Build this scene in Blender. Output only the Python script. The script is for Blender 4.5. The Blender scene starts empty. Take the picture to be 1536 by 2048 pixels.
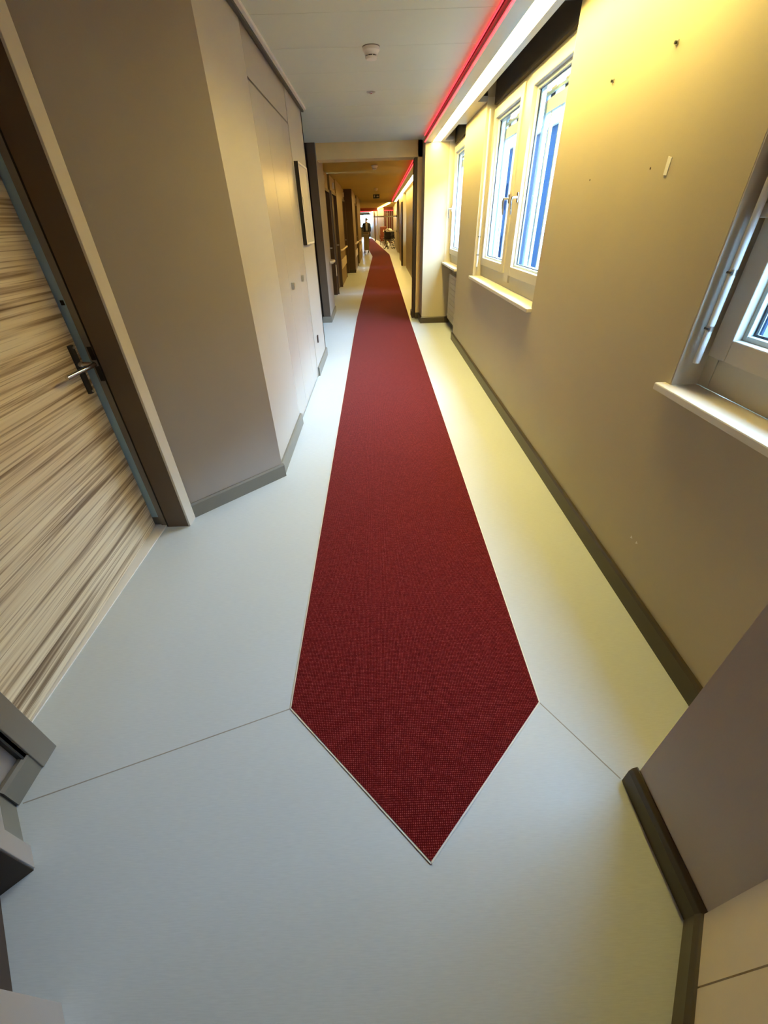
import bpy, bmesh, math, random
from mathutils import Vector, Matrix
random.seed(7)
sc = bpy.context.scene
C = sc.collection

# ------------------------------------------------------------------ camera
F_PX = 813.0
def build_cam():
    f = F_PX
    yc = Vector(((749.6 - 768) / f, (444 - 1024) / f, 1)).normalized()
    dc = Vector(((806 - 768) / f, (2163 - 1024) / f, 1))
    dc = (dc - dc.dot(yc) * yc).normalized()
    xc = dc.cross(yc)
    W = Matrix((xc, yc, -dc))                 # camera (x right, y down, z forward) -> world
    right = W @ Vector((1, 0, 0)); up = W @ Vector((0, -1, 0)); back = W @ Vector((0, 0, -1))
    m = Matrix.Identity(4)
    for i in range(3):
        m[i][0] = right[i]; m[i][1] = up[i]; m[i][2] = back[i]
    m[0][3], m[1][3], m[2][3] = 0, 0, 1.5
    cd = bpy.data.cameras.new('camera'); cd.sensor_fit = 'HORIZONTAL'; cd.sensor_width = 36
    cd.lens = 36 * f / 1536; cd.clip_start = 0.02; cd.clip_end = 300
    co = bpy.data.objects.new('camera', cd); C.objects.link(co); co.matrix_world = m
    sc.camera = co
build_cam()

# ------------------------------------------------------------------ light and exposure
WORLD_STRENGTH = 49.0
STRIP_STRENGTH = 62.0
FAR_STRIP_STRENGTH = 36.0
RED_STRENGTH = 3.2
w = bpy.data.worlds.new('world'); sc.world = w; w.use_nodes = True
bg = w.node_tree.nodes['Background']
bg.inputs[0].default_value = (0.44, 0.71, 1.07, 1); bg.inputs[1].default_value = WORLD_STRENGTH
vs = sc.view_settings
vs.view_transform = 'Standard'; vs.look = 'None'; vs.gamma = 1; vs.use_curve_mapping = False
vs.exposure = 0.16
cy = sc.cycles
cy.use_denoising = True; cy.max_bounces = 8; cy.diffuse_bounces = 5; cy.glossy_bounces = 3
cy.transparent_max_bounces = 8; cy.sample_clamp_indirect = 6; cy.caustics_reflective = False; cy.caustics_refractive = False

def portal(x, y0, y1, z0, z1):
    ld = bpy.data.lights.new('window_portal', 'AREA'); ld.shape = 'RECTANGLE'
    ld.size = y1 - y0; ld.size_y = z1 - z0; ld.cycles.is_portal = True
    o = bpy.data.objects.new('window_portal', ld); C.objects.link(o)
    o.location = (x, (y0 + y1) / 2, (z0 + z1) / 2)
    # local -Z looks to world -X ; local X along world Y
    o.matrix_world = Matrix(((0, 0, 1, x), (1, 0, 0, (y0 + y1) / 2), (0, 1, 0, (z0 + z1) / 2), (0, 0, 0, 1)))

# ------------------------------------------------------------------ materials
M = {}
def mat(name, col, rough=0.6, metal=0.0, var=0.0, vscale=6.0, bump=0.0, bscale=300.0, spec=0.5, emit=None, estr=0.0):
    m = bpy.data.materials.new(name); m.use_nodes = True
    nt = m.node_tree; b = nt.nodes['Principled BSDF']
    b.inputs['Base Color'].default_value = (*col, 1); b.inputs['Roughness'].default_value = rough
    b.inputs['Metallic'].default_value = metal; b.inputs['Specular IOR Level'].default_value = spec
    if emit:
        b.inputs['Emission Color'].default_value = (*emit, 1); b.inputs['Emission Strength'].default_value = estr
    tc = nt.nodes.new('ShaderNodeTexCoord')
    if var > 0:
        n = nt.nodes.new('ShaderNodeTexNoise'); n.inputs['Scale'].default_value = vscale; n.inputs['Detail'].default_value = 4
        r = nt.nodes.new('ShaderNodeValToRGB')
        r.color_ramp.elements[0].position = 0.3; r.color_ramp.elements[1].position = 0.7
        r.color_ramp.elements[0].color = (*[c * (1 - var) for c in col], 1)
        r.color_ramp.elements[1].color = (*[min(1, c * (1 + var)) for c in col], 1)
        nt.links.new(tc.outputs['Object'], n.inputs['Vector']); nt.links.new(n.outputs['Fac'], r.inputs['Fac'])
        nt.links.new(r.outputs['Color'], b.inputs['Base Color'])
    if bump > 0:
        n2 = nt.nodes.new('ShaderNodeTexNoise'); n2.inputs['Scale'].default_value = bscale; n2.inputs['Detail'].default_value = 2
        bp = nt.nodes.new('ShaderNodeBump'); bp.inputs['Strength'].default_value = bump; bp.inputs['Distance'].default_value = 0.002
        nt.links.new(tc.outputs['Object'], n2.inputs['Vector']); nt.links.new(n2.outputs['Fac'], bp.inputs['Height'])
        nt.links.new(bp.outputs['Normal'], b.inputs['Normal'])
    M[name] = m
    return m

mat('wall_beige', (0.49, 0.42, 0.275), 0.55, var=0.03, vscale=2, bump=0.10)
mat('wall_taupe', (0.35, 0.32, 0.305), 0.6, var=0.03, vscale=2, bump=0.10)
mat('wall_closet', (0.45, 0.42, 0.385), 0.42, var=0.025, vscale=2)
mat('closet_door', (0.455, 0.41, 0.365), 0.27, var=0.03, vscale=1.5)
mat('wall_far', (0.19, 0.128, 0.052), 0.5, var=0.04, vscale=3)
mat('pilaster', (0.60, 0.50, 0.39), 0.55, var=0.03, vscale=2, bump=0.1)
mat('panel_tan', (0.66, 0.57, 0.43), 0.5, var=0.03)
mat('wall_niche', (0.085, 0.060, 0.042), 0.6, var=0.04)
mat('lintel', (0.88, 0.66, 0.30), 0.7, var=0.03)
mat('ceiling', (0.66, 0.70, 0.60), 0.42, var=0.015, vscale=1.2)
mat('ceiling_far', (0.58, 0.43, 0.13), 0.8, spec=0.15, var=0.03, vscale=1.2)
mat('trim_light', (0.86, 0.84, 0.78), 0.4, var=0.02)
mat('soffit', (0.46, 0.45, 0.42), 0.38, 0.25, var=0.03)
mat('base_dark', (0.052, 0.038, 0.020), 0.38, var=0.10, vscale=8)
mat('base_grey', (0.185, 0.175, 0.15), 0.45, var=0.05, vscale=8)
mat('brown_shade', (0.11, 0.075, 0.05), 0.45, var=0.06)
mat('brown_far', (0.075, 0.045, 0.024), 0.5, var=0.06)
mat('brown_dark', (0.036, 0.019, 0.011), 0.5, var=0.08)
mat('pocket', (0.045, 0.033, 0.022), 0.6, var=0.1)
mat('black', (0.012, 0.011, 0.010), 0.45, var=0.1)
mat('frame_grey', (0.22, 0.20, 0.175), 0.5, var=0.04)
mat('casing', (0.62, 0.58, 0.51), 0.5, var=0.03)
mat('blue_strip', (0.46, 0.66, 0.78), 0.45, var=0.05)
mat('chrome', (0.75, 0.75, 0.75), 0.18, 1.0, var=0.03)
mat('steel', (0.55, 0.54, 0.52), 0.30, 1.0, var=0.04)
mat('white_paint', (0.78, 0.77, 0.72), 0.35, var=0.015)
mat('cream_paint', (0.62, 0.58, 0.48), 0.38, var=0.02)
mat('sill', (0.74, 0.70, 0.60), 0.28, var=0.02)
mat('plastic_white', (0.80, 0.76, 0.70), 0.4, var=0.015)
mat('shaded_frame', (0.20, 0.30, 0.46), 0.4, var=0.05)  # shade on the white outer frames put into a slate blue
mat('daylit_frame', (0.70, 0.84, 0.88), 0.35, var=0.03)  # cool daylight on the white frames put into the colour
mat('handrail', (0.62, 0.54, 0.40), 0.4, var=0.03)
mat('cart_beige', (0.36, 0.30, 0.18), 0.5, var=0.04)
mat('red_leather', (0.24, 0.06, 0.03), 0.45, var=0.08)
mat('maroon', (0.14, 0.03, 0.03), 0.25, var=0.08)
mat('cloth_dark', (0.016, 0.016, 0.020), 0.8, var=0.1)
mat('cloth_light', (0.42, 0.42, 0.42), 0.8, var=0.06)
mat('skin', (0.50, 0.30, 0.20), 0.55, var=0.04)
mat('hair', (0.012, 0.010, 0.010), 0.5, var=0.1)
mat('sign_green', (0.010, 0.030, 0.040), 0.35, var=0.05)
mat('paper', (0.80, 0.78, 0.72), 0.6, var=0.02)
mat('seam', (0.32, 0.31, 0.30), 0.5, var=0.05)
mat('edge_strip', (0.80, 0.78, 0.74), 0.35, var=0.03)
mat('rubber', (0.02, 0.02, 0.02), 0.7, var=0.1)
mat('radiator', (0.58, 0.53, 0.42), 0.4, var=0.02)
mat('blind_cloth', (0.55, 0.42, 0.20), 0.8, var=0.04, bump=0.2, bscale=800)
mat('facade_glass', (0.004, 0.007, 0.014), 1.0, spec=0.0, var=0.1)
mat('facade', (0.009, 0.015, 0.026), 1.0, spec=0.0, var=0.05)
mat('outside', (0.10, 0.10, 0.10), 0.9, var=0.1)
mat('strip_near', (0.9, 0.88, 0.8), 0.4, emit=(1.0, 0.76, 0.22), estr=STRIP_STRENGTH)
mat('strip_far', (0.9, 0.88, 0.8), 0.4, emit=(1.0, 0.67, 0.17), estr=FAR_STRIP_STRENGTH)
mat('strip_end', (0.9, 0.88, 0.8), 0.4, emit=(1.0, 0.70, 0.25), estr=40.0)
mat('red_led', (0.6, 0.02, 0.02), 0.4, emit=(1.0, 0.035, 0.05), estr=RED_STRENGTH)
mat('red_channel', (0.10, 0.004, 0.006), 0.4, var=0.1)

def floor_mat():
    m = bpy.data.materials.new('linoleum'); m.use_nodes = True
    nt = m.node_tree; b = nt.nodes['Principled BSDF']; L = nt.links.new
    tc = nt.nodes.new('ShaderNodeTexCoord')
    mp = nt.nodes.new('ShaderNodeMapping'); mp.inputs['Scale'].default_value = (30, 420, 1)
    n = nt.nodes.new('ShaderNodeTexNoise'); n.inputs['Scale'].default_value = 1; n.inputs['Detail'].default_value = 3
    L(tc.outputs['Object'], mp.inputs['Vector']); L(mp.outputs['Vector'], n.inputs['Vector'])
    n2 = nt.nodes.new('ShaderNodeTexNoise'); n2.inputs['Scale'].default_value = 1.3; L(tc.outputs['Object'], n2.inputs['Vector'])
    r = nt.nodes.new('ShaderNodeValToRGB')
    r.color_ramp.elements[0].position = 0.3; r.color_ramp.elements[0].color = (0.57, 0.64, 0.71, 1)
    r.color_ramp.elements[1].position = 0.7; r.color_ramp.elements[1].color = (0.63, 0.70, 0.77, 1)
    L(n.outputs['Fac'], r.inputs['Fac'])
    mx = nt.nodes.new('ShaderNodeMixRGB'); mx.blend_type = 'MULTIPLY'; mx.inputs[0].default_value = 0.10
    L(r.outputs['Color'], mx.inputs[1]); L(n2.outputs['Fac'], mx.inputs[2]); L(mx.outputs['Color'], b.inputs['Base Color'])
    bp = nt.nodes.new('ShaderNodeBump'); bp.inputs['Strength'].default_value = 0.12; bp.inputs['Distance'].default_value = 0.001
    L(n.outputs['Fac'], bp.inputs['Height']); L(bp.outputs['Normal'], b.inputs['Normal'])
    b.inputs['Roughness'].default_value = 0.42; b.inputs['Specular IOR Level'].default_value = 0.5
    M['floor'] = m
floor_mat()

def carpet_mat():
    m = bpy.data.materials.new('carpet'); m.use_nodes = True
    nt = m.node_tree; b = nt.nodes['Principled BSDF']; L = nt.links.new
    tc = nt.nodes.new('ShaderNodeTexCoord')
    v = nt.nodes.new('ShaderNodeTexVoronoi'); v.inputs['Scale'].default_value = 158; v.inputs['Randomness'].default_value = 0.12
    L(tc.outputs['Object'], v.inputs['Vector'])
    r = nt.nodes.new('ShaderNodeValToRGB')
    r.color_ramp.elements[0].position = 0.12; r.color_ramp.elements[0].color = (0.46, 0.14, 0.13, 1)
    r.color_ramp.elements[1].position = 0.52; r.color_ramp.elements[1].color = (0.085, 0.003, 0.004, 1)
    e = r.color_ramp.elements.new(0.32); e.color = (0.22, 0.026, 0.028, 1)
    L(v.outputs['Distance'], r.inputs['Fac'])
    n = nt.nodes.new('ShaderNodeTexNoise'); n.inputs['Scale'].default_value = 45; n.inputs['Detail'].default_value = 3
    L(tc.outputs['Object'], n.inputs['Vector'])
    mx = nt.nodes.new('ShaderNodeMixRGB'); mx.blend_type = 'OVERLAY'; mx.inputs[0].default_value = 0.35
    L(r.outputs['Color'], mx.inputs[1]); L(n.outputs['Fac'], mx.inputs[2]); L(mx.outputs['Color'], b.inputs['Base Color'])
    bp = nt.nodes.new('ShaderNodeBump'); bp.invert = True; bp.inputs['Strength'].default_value = 0.7; bp.inputs['Distance'].default_value = 0.003
    L(v.outputs['Distance'], bp.inputs['Height']); L(bp.outputs['Normal'], b.inputs['Normal'])
    b.inputs['Roughness'].default_value = 0.95; b.inputs['Specular IOR Level'].default_value = 0.1
    b.inputs['Sheen Weight'].default_value = 0.22; b.inputs['Sheen Roughness'].default_value = 0.35; b.inputs['Sheen Tint'].default_value = (1, 0.62, 0.56, 1)
    
    M['carpet'] = m
carpet_mat()

def wood_mat():
    m = bpy.data.materials.new('zebrano'); m.use_nodes = True
    nt = m.node_tree; b = nt.nodes['Principled BSDF']; L = nt.links.new
    tc = nt.nodes.new('ShaderNodeTexCoord')
    def band(sx, sz, detail, dist):
        mp = nt.nodes.new('ShaderNodeMapping'); mp.inputs['Scale'].default_value = (1, sx, sz)
        n = nt.nodes.new('ShaderNodeTexNoise'); n.inputs['Scale'].default_value = 1; n.inputs['Detail'].default_value = detail
        n.inputs['Distortion'].default_value = dist
        L(tc.outputs['Object'], mp.inputs['Vector']); L(mp.outputs['Vector'], n.inputs['Vector'])
        return n
    a = band(0.9, 40, 5, 0.35); c = band(1.4, 150, 3, 0.15)
    r = nt.nodes.new('ShaderNodeValToRGB')
    cr = r.color_ramp; cr.elements[0].position = 0.33; cr.elements[0].color = (0.22, 0.15, 0.09, 1)
    cr.elements[1].position = 0.63; cr.elements[1].color = (0.86, 0.78, 0.62, 1)
    e = cr.elements.new(0.41); e.color = (0.46, 0.36, 0.25, 1)
    e = cr.elements.new(0.48); e.color = (0.74, 0.64, 0.48, 1)
    L(a.outputs['Fac'], r.inputs['Fac'])
    r2 = nt.nodes.new('ShaderNodeValToRGB')
    r2.color_ramp.elements[0].position = 0.33; r2.color_ramp.elements[0].color = (0.42, 0.34, 0.28, 1)
    r2.color_ramp.elements[1].position = 0.47; r2.color_ramp.elements[1].color = (1, 1, 1, 1)
    L(c.outputs['Fac'], r2.inputs['Fac'])
    mx = nt.nodes.new('ShaderNodeMixRGB'); mx.blend_type = 'MULTIPLY'; mx.inputs[0].default_value = 0.85
    L(r.outputs['Color'], mx.inputs[1]); L(r2.outputs['Color'], mx.inputs[2]); L(mx.outputs['Color'], b.inputs['Base Color'])
    b.inputs['Roughness'].default_value = 0.33
    M['zebrano'] = m
wood_mat()

def glass_mat():
    m = bpy.data.materials.new('glass'); m.use_nodes = True
    nt = m.node_tree; nt.nodes.clear(); L = nt.links.new
    out = nt.nodes.new('ShaderNodeOutputMaterial')
    t = nt.nodes.new('ShaderNodeBsdfTransparent'); t.inputs[0].default_value = (0.93, 0.97, 0.98, 1)
    g = nt.nodes.new('ShaderNodeBsdfGlossy'); g.inputs['Roughness'].default_value = 0.02
    lw = nt.nodes.new('ShaderNodeLayerWeight'); lw.inputs['Blend'].default_value = 0.5
    p = nt.nodes.new('ShaderNodeMath'); p.operation = 'POWER'; p.inputs[1].default_value = 6.0; L(lw.outputs['Facing'], p.inputs[0])
    f = nt.nodes.new('ShaderNodeMath'); f.operation = 'MULTIPLY_ADD'; f.inputs[1].default_value = 0.45; f.inputs[2].default_value = 0.03; L(p.outputs[0], f.inputs[0])
    mx = nt.nodes.new('ShaderNodeMixShader')
    L(f.outputs[0], mx.inputs[0]); L(t.outputs[0], mx.inputs[1]); L(g.outputs[0], mx.inputs[2]); L(mx.outputs[0], out.inputs['Surface'])
    M['glass'] = m
glass_mat()

# ------------------------------------------------------------------ mesh helpers
class MB:
    def __init__(s): s.v = []; s.f = []
    def box(s, x0, x1, y0, y1, z0, z1):
        return s.prism([(x0, y0), (x1, y0), (x1, y1), (x0, y1)], z0, z1)
    def prism(s, poly, z0, z1):
        area = sum(poly[i][0] * poly[(i + 1) % len(poly)][1] - poly[(i + 1) % len(poly)][0] * poly[i][1] for i in range(len(poly)))
        if area < 0: poly = poly[::-1]
        n = len(poly); b = len(s.v)
        s.v += [(x, y, z0) for x, y in poly] + [(x, y, z1) for x, y in poly]
        s.f.append(tuple(b + i for i in range(n))[::-1]); s.f.append(tuple(b + n + i for i in range(n)))
        for i in range(n):
            j = (i + 1) % n; s.f.append((b + i, b + j, b + n + j, b + n + i))
        return s
    def extrude(s, prof, p0, p1, nrm):
        """profile [(outward, z)] swept from p0 to p1 (xy), outward along nrm"""
        n = len(prof); b = len(s.v)
        for p in (p0, p1):
            s.v += [(p[0] + nrm[0] * a, p[1] + nrm[1] * a, z) for a, z in prof]
        for i in range(n):
            j = (i + 1) % n; s.f.append((b + i, b + j, b + n + j, b + n + i))
        s.f.append(tuple(b + i for i in range(n))[::-1]); s.f.append(tuple(b + n + i for i in range(n)))
        return s
    def tube(s, pts, r, n=10, cap=True):
        pts = [Vector(p) for p in pts]; rs = r if isinstance(r, (list, tuple)) else [r] * len(pts)
        b = len(s.v); ref = None
        for i, p in enumerate(pts):
            d = (pts[min(i + 1, len(pts) - 1)] - pts[max(i - 1, 0)]).normalized()
            if ref is None:
                ref = Vector((0, 0, 1)) if abs(d.z) < 0.9 else Vector((1, 0, 0))
            u = d.cross(ref).normalized(); vv = d.cross(u); ref = u.cross(d)
            for k in range(n):
                a = 2 * math.pi * k / n
                s.v.append(tuple(p + (u * math.cos(a) + vv * math.sin(a)) * rs[i]))
        for i in range(len(pts) - 1):
            for k in range(n):
                l = (k + 1) % n
                s.f.append((b + i * n + k, b + i * n + l, b + (i + 1) * n + l, b + (i + 1) * n + k))
        if cap:
            s.f.append(tuple(b + k for k in range(n))[::-1]); e = b + (len(pts) - 1) * n
            s.f.append(tuple(e + k for k in range(n)))
        return s
    def lathe(s, c, prof, n=24):
        """profile [(r, z)] revolved about the vertical through c"""
        b = len(s.v)
        for r, z in prof:
            for k in range(n):
                a = 2 * math.pi * k / n
                s.v.append((c[0] + r * math.cos(a), c[1] + r * math.sin(a), c[2] + z))
        for i in range(len(prof) - 1):
            for k in range(n):
                l = (k + 1) % n
                s.f.append((b + i * n + k, b + i * n + l, b + (i + 1) * n + l, b + (i + 1) * n + k))
        s.f.append(tuple(b + k for k in range(n))); e = b + (len(prof) - 1) * n
        s.f.append(tuple(e + k for k in range(n)))
        return s
    def torus(s, c, axis, Rr, r, n=20, k=6):
        axis = Vector(axis).normalized(); u = axis.orthogonal().normalized(); v = axis.cross(u)
        pts = [Vector(c) + (u * math.cos(2 * math.pi * i / n) + v * math.sin(2 * math.pi * i / n)) * Rr for i in range(n + 1)]
        return s.tube(pts, r, k, cap=False)
    def build(s, name, m, parent=None, bevel=0.0, smooth=False, seg=2):
        me = bpy.data.meshes.new(name); me.from_pydata(s.v, [], s.f)
        bm = bmesh.new(); bm.from_mesh(me); bmesh.ops.recalc_face_normals(bm, faces=bm.faces); bm.to_mesh(me); bm.free()
        me.materials.append(M[m] if isinstance(m, str) else m)
        o = bpy.data.objects.new(name, me); C.objects.link(o)
        if parent: o.parent = parent; o.matrix_parent_inverse = parent.matrix_world.inverted()
        if bevel:
            md = o.modifiers.new('bevel', 'BEVEL'); md.width = bevel; md.segments = seg; md.limit_method = 'ANGLE'
        if smooth:
            for p in me.polygons: p.use_smooth = True
            me.set_sharp_from_angle(angle=math.radians(40))
        return o

def box(name, m, b, parent=None, bevel=0.0): return MB().box(*b).build(name, m, parent, bevel)
def tag(o, label, cat, group=None):
    o['label'] = label; o['category'] = cat
    if group: o['group'] = group
    return o
def struct(o, label=None):
    o['kind'] = 'structure'
    if label: o['label'] = label
    return o
def empty(name, loc=(0, 0, 0)):
    o = bpy.data.objects.new(name, None); C.objects.link(o); o.location = loc
    o.empty_display_size = 0.1
    bpy.context.view_layer.update()
    return o
def thing(name, label, cat, loc=(0, 0, 0), group=None): return tag(empty(name, loc), label, cat, group)
def offset_seg(p0, p1, t):
    d = Vector((p1[0] - p0[0], p1[1] - p0[1])); n = Vector((d.y, -d.x)).normalized()
    return n
def wall(name, p0, p1, m, label=None, z0=0.0, z1=2.62, t=0.12, side=1, ext=0.0):
    """wall slab whose visible face runs p0->p1; the body lies to the right of p0->p1 when side=1"""
    n = offset_seg(p0, p1, t) * t * side
    mb = MB().prism([p0, p1, (p1[0] + n.x, p1[1] + n.y), (p0[0] + n.x, p0[1] + n.y)], z0, z1)
    return struct(mb.build(name, m), label)
BB = [(0, 0), (0.020, 0), (0.020, 0.088), (0.013, 0.100), (0, 0.100)]
def baseboard(name, p0, p1, m, label=None, side=1, prof=BB):
    """baseboard standing off the wall towards the left of p0->p1 when side=1"""
    n = offset_seg(p0, p1, 1) * -side
    return struct(MB().extrude(prof, p0, p1, (n.x, n.y)).build(name, m), label)

# ================================================================== SETTING
ZC = 2.50
floor_o = struct(MB().prism([(-3.2, -3.4), (1.5, -3.4), (1.5, 27), (1.9, 40), (1.9, 70), (-6, 70), (-3.2, 30)], -0.12, 0.0).build('floor', 'floor'),
                 'pale grey linoleum floor along both sides of the red runner')
# welded seams of the linoleum
def ribbon(p0, p1, wd, z0, z1):
    d = Vector((p1[0] - p0[0], p1[1] - p0[1])).normalized(); n = Vector((-d.y, d.x)) * wd / 2
    return MB().prism([(p0[0] + n.x, p0[1] + n.y), (p1[0] + n.x, p1[1] + n.y), (p1[0] - n.x, p1[1] - n.y), (p0[0] - n.x, p0[1] - n.y)], z0, z1)
ribbon((-1.20, 0.545), (-0.382, 0.832), 0.0035, -0.001, 0.0006).build('weld_seam', 'seam', floor_o)
ribbon((0.565, 0.824), (0.742, 0.560), 0.0035, -0.001, 0.0006).build('weld_seam', 'seam', floor_o)
ribbon((-0.86, 9.6), (-0.40, 9.62), 0.006, -0.001, 0.0006).build('weld_seam', 'seam', floor_o)

# ceiling of wide metal panels
ceil = struct(MB().box(-3.2, 0.757, -3.4, 8.34, ZC + 0.012, ZC + 0.12).build('ceiling', 'ceiling'), 'smooth pale grey metal panel ceiling above the near corridor')
y = -3.4
while y < 8.3:
    y1 = min(y + 0.585, 8.34)
    box('ceiling_panel', 'ceiling', (-3.2, 0.757, y + 0.0012, y1 - 0.0012, ZC, ZC + 0.012), ceil)
    y = y1
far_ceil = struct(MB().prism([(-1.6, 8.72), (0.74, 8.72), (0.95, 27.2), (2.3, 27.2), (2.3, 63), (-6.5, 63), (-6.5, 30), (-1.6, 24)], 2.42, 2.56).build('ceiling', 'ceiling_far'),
                  'dim ochre ceiling of the far corridor beyond the doorway lintel')

box('edge_filler', 'ceiling', (0.757, 0.79, 7.90, 8.36, ZC, ZC + 0.11), ceil)
# ---- left side of the near part
wall('wall_left', (-0.72, -3.3), (-0.72, 0.062), 'wall_niche', side=-1, label='wall behind the left doorway recess, darkened to cut bounce light')  # unseen wall, made dark to dim the near floor
# diagonal wall behind the lower left corner with its own door frame
dx, dy = -0.70, 0.714
wall('wall_left', (-0.742, 0.045), (-1.215, 0.533), 'wall_taupe', z0=2.1, side=-1, label='slanted taupe wall above the near side door')
wall('wall_left', (-1.107, 0.423), (-1.230, 0.550), 'wall_taupe', side=-1, z1=2.1, label='narrow slanted taupe wall in the lower left corner')
baseboard('baseboard_left', (-1.104, 0.420), (-1.222, 0.543), 'base_grey', side=1, label='short slanted grey baseboard in the lower left corner')
wall('wall_left', (-1.232, 0.50), (-1.232, 0.64), 'wall_taupe', side=-1, label='narrow taupe wall strip between the two left door frames')
baseboard('baseboard_left', (-1.228, 0.540), (-1.228, 0.652), 'base_grey', side=-1, label='short grey baseboard between the two left door frames')
wall('wall_left', (-1.225, 0.65), (-1.225, 2.10), 'wall_taupe', z0=2.14, side=-1, label='taupe wall above the wood grain door')
wall('wall_left', (-1.222, 2.108), (-0.728, 2.602), 'wall_taupe', side=-1, label='slanted taupe wall between the wood grain door and the closet')
baseboard('baseboard_left', (-1.226, 2.112), (-0.724, 2.614), 'base_grey', side=-1, label='grey baseboard of the slanted wall beside the wood grain door')
wall('wall_left', (-0.74, 2.602), (-0.74, 3.53), 'wall_closet', side=-1, t=0.14, label='pale beige wall in front of the built in closet')
wall('wall_left', (-0.74, 4.955), (-0.74, 5.95), 'wall_closet', side=-1, t=0.14, label='pale beige wall strip with the framed board')
baseboard('baseboard_left', (-0.74, 2.610), (-0.74, 3.555), 'base_grey', side=-1, label='grey baseboard in front of the built in closet')
baseboard('baseboard_left', (-0.74, 4.985), (-0.74, 5.955), 'base_grey', side=-1, label='grey baseboard below the framed board')
wall('wall_left', (-0.76, 3.50), (-0.76, 4.98), 'wall_closet', side=-1, z0=-0.0, z1=2.62, t=0.1, label='pale beige back of the closet niche')
# shadow gap trim under the ceiling
tr = struct(MB().box(-0.735, -0.690, 2.3, 5.95, 2.478, 2.4995).build('trim_1', 'trim_light'), 'light ceiling edge trim above the closet wall')
box('shadow_gap', 'black', (-0.735, -0.712, 2.3, 5.95, 2.462, 2.478), tr)
# niche behind the closet
wall('wall_left', (-0.74, 5.95), (-2.4, 5.95), 'wall_niche', side=-1, t=0.06, label='return wall of the side niche behind the closet')
wall('wall_left', (-2.3, 5.9), (-2.3, 8.3), 'wall_niche', side=-1, label='back wall of the dark side niche')
wall('wall_left', (-2.35, 8.24), (-1.0, 8.24), 'wall_niche', side=-1, label='far wall of the dark side niche')
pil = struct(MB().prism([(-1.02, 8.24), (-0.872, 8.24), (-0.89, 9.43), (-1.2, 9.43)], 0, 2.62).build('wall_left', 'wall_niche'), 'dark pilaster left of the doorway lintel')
MB().prism([(-0.872, 8.2405), (-0.8715, 8.2405), (-0.8885, 9.43), (-0.89, 9.43)], 0, 2.60).build('side_lining', 'wall_taupe', pil)
baseboard('baseboard_left', (-1.02, 8.24), (-0.862, 8.24), 'base_grey', side=-1, label='grey baseboard on the front of the dark pilaster')
baseboard('baseboard_left', (-0.872, 8.222), (-0.888, 9.43), 'base_grey', side=-1, label='grey baseboard on the corridor side of the dark pilaster')

# ---- right side
def right_pier(y0, y1, label, z0=0.0, z1=2.62, x=1.13):
    return struct(MB().box(x, 1.345, y0, y1, z0, z1).build('wall_right', 'wall_beige'), label)
wr1 = right_pier(1.56, 3.28, 'beige right wall between the two nearest windows')
wr2 = right_pier(5.50, 6.62, 'beige right wall between the second and third window')
right_pier(-3.4, 0.46, 'beige right wall behind the near pilaster')
wr0 = right_pier(0.46, 1.56, 'beige wall below the nearest window', 0, 0.925)
right_pier(3.28, 5.50, 'beige wall below the second window', 0, 0.925)
struct(MB().box(1.28, 1.345, 6.62, 8.3, 0, 0.92).build('wall_right', 'wall_beige'), 'recessed wall behind the radiator below the third window')
baseboard('baseboard_right', (1.13, 0.56), (1.13, 6.64), 'base_dark', side=1, label='dark brown baseboard along the right wall')
baseboard('baseboard_right', (1.28, 6.62), (1.28, 7.9), 'base_dark', side=1, label='dark baseboard in the radiator recess')
for yy0, yy1, px in ((0.46, 1.56, 1), (3.28, 5.50, 2), (6.62, 7.90, 3)):
    struct(MB().box(1.20, 1.345, yy0, yy1, 2.395, 2.62).build('wall_right', 'pocket'),
           ['', 'dark blind box above the nearest window', 'dark blind box above the second window', 'dark blind box above the third window'][px])
# near right pilaster with the slanted panel
pl = struct(MB().prism([(0.765, 0.545), (0.765, 0.225), (0.54, -0.06), (0.54, -3.4), (1.2, -3.4), (1.2, 0.545)], 0, 2.62).build('wall_right', 'pilaster'),
            'taupe pilaster at the lower right edge')
d45 = Vector((0.54 - 0.765, -0.06 - 0.225)).normalized(); n45 = Vector((d45.y, -d45.x))
def on_diag(s, off): p = Vector((0.765, 0.225)) + d45 * s + n45 * off; return (p.x, p.y)
for s0, s1 in ((0.006, 0.152), (0.156, 0.36)):
    MB().prism([on_diag(s0, 0), on_diag(s1, 0), on_diag(s1, 0.008), on_diag(s0, 0.008)], 0.06, 2.4).build('wall_panel', 'panel_tan', pl)
MB().prism([on_diag(0.15, -0.001), on_diag(0.158, -0.001), on_diag(0.158, 0.002), on_diag(0.15, 0.002)], 0.06, 2.4).build('panel_joint', 'brown_shade', pl)
BBR = [(0, 0), (0.022, 0), (0.022, 0.070), (0.016, 0.088), (0.004, 0.096), (0, 0.096)]
struct(MB().extrude(BBR, (0.765, 0.556), (0.765, 0.218), (-1, 0)).build('baseboard_right', 'base_dark', bevel=0.003), 'glossy dark brown baseboard on the near pilaster')
q0 = Vector((0.765, 0.222)); q1 = q0 + d45 * 0.36
struct(MB().extrude(BBR, (q0.x, q0.y), (q1.x, q1.y), (n45.x, n45.y)).build('baseboard_right', 'base_dark', bevel=0.003), 'dark brown baseboard below the slanted panel at the bottom right')
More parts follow.
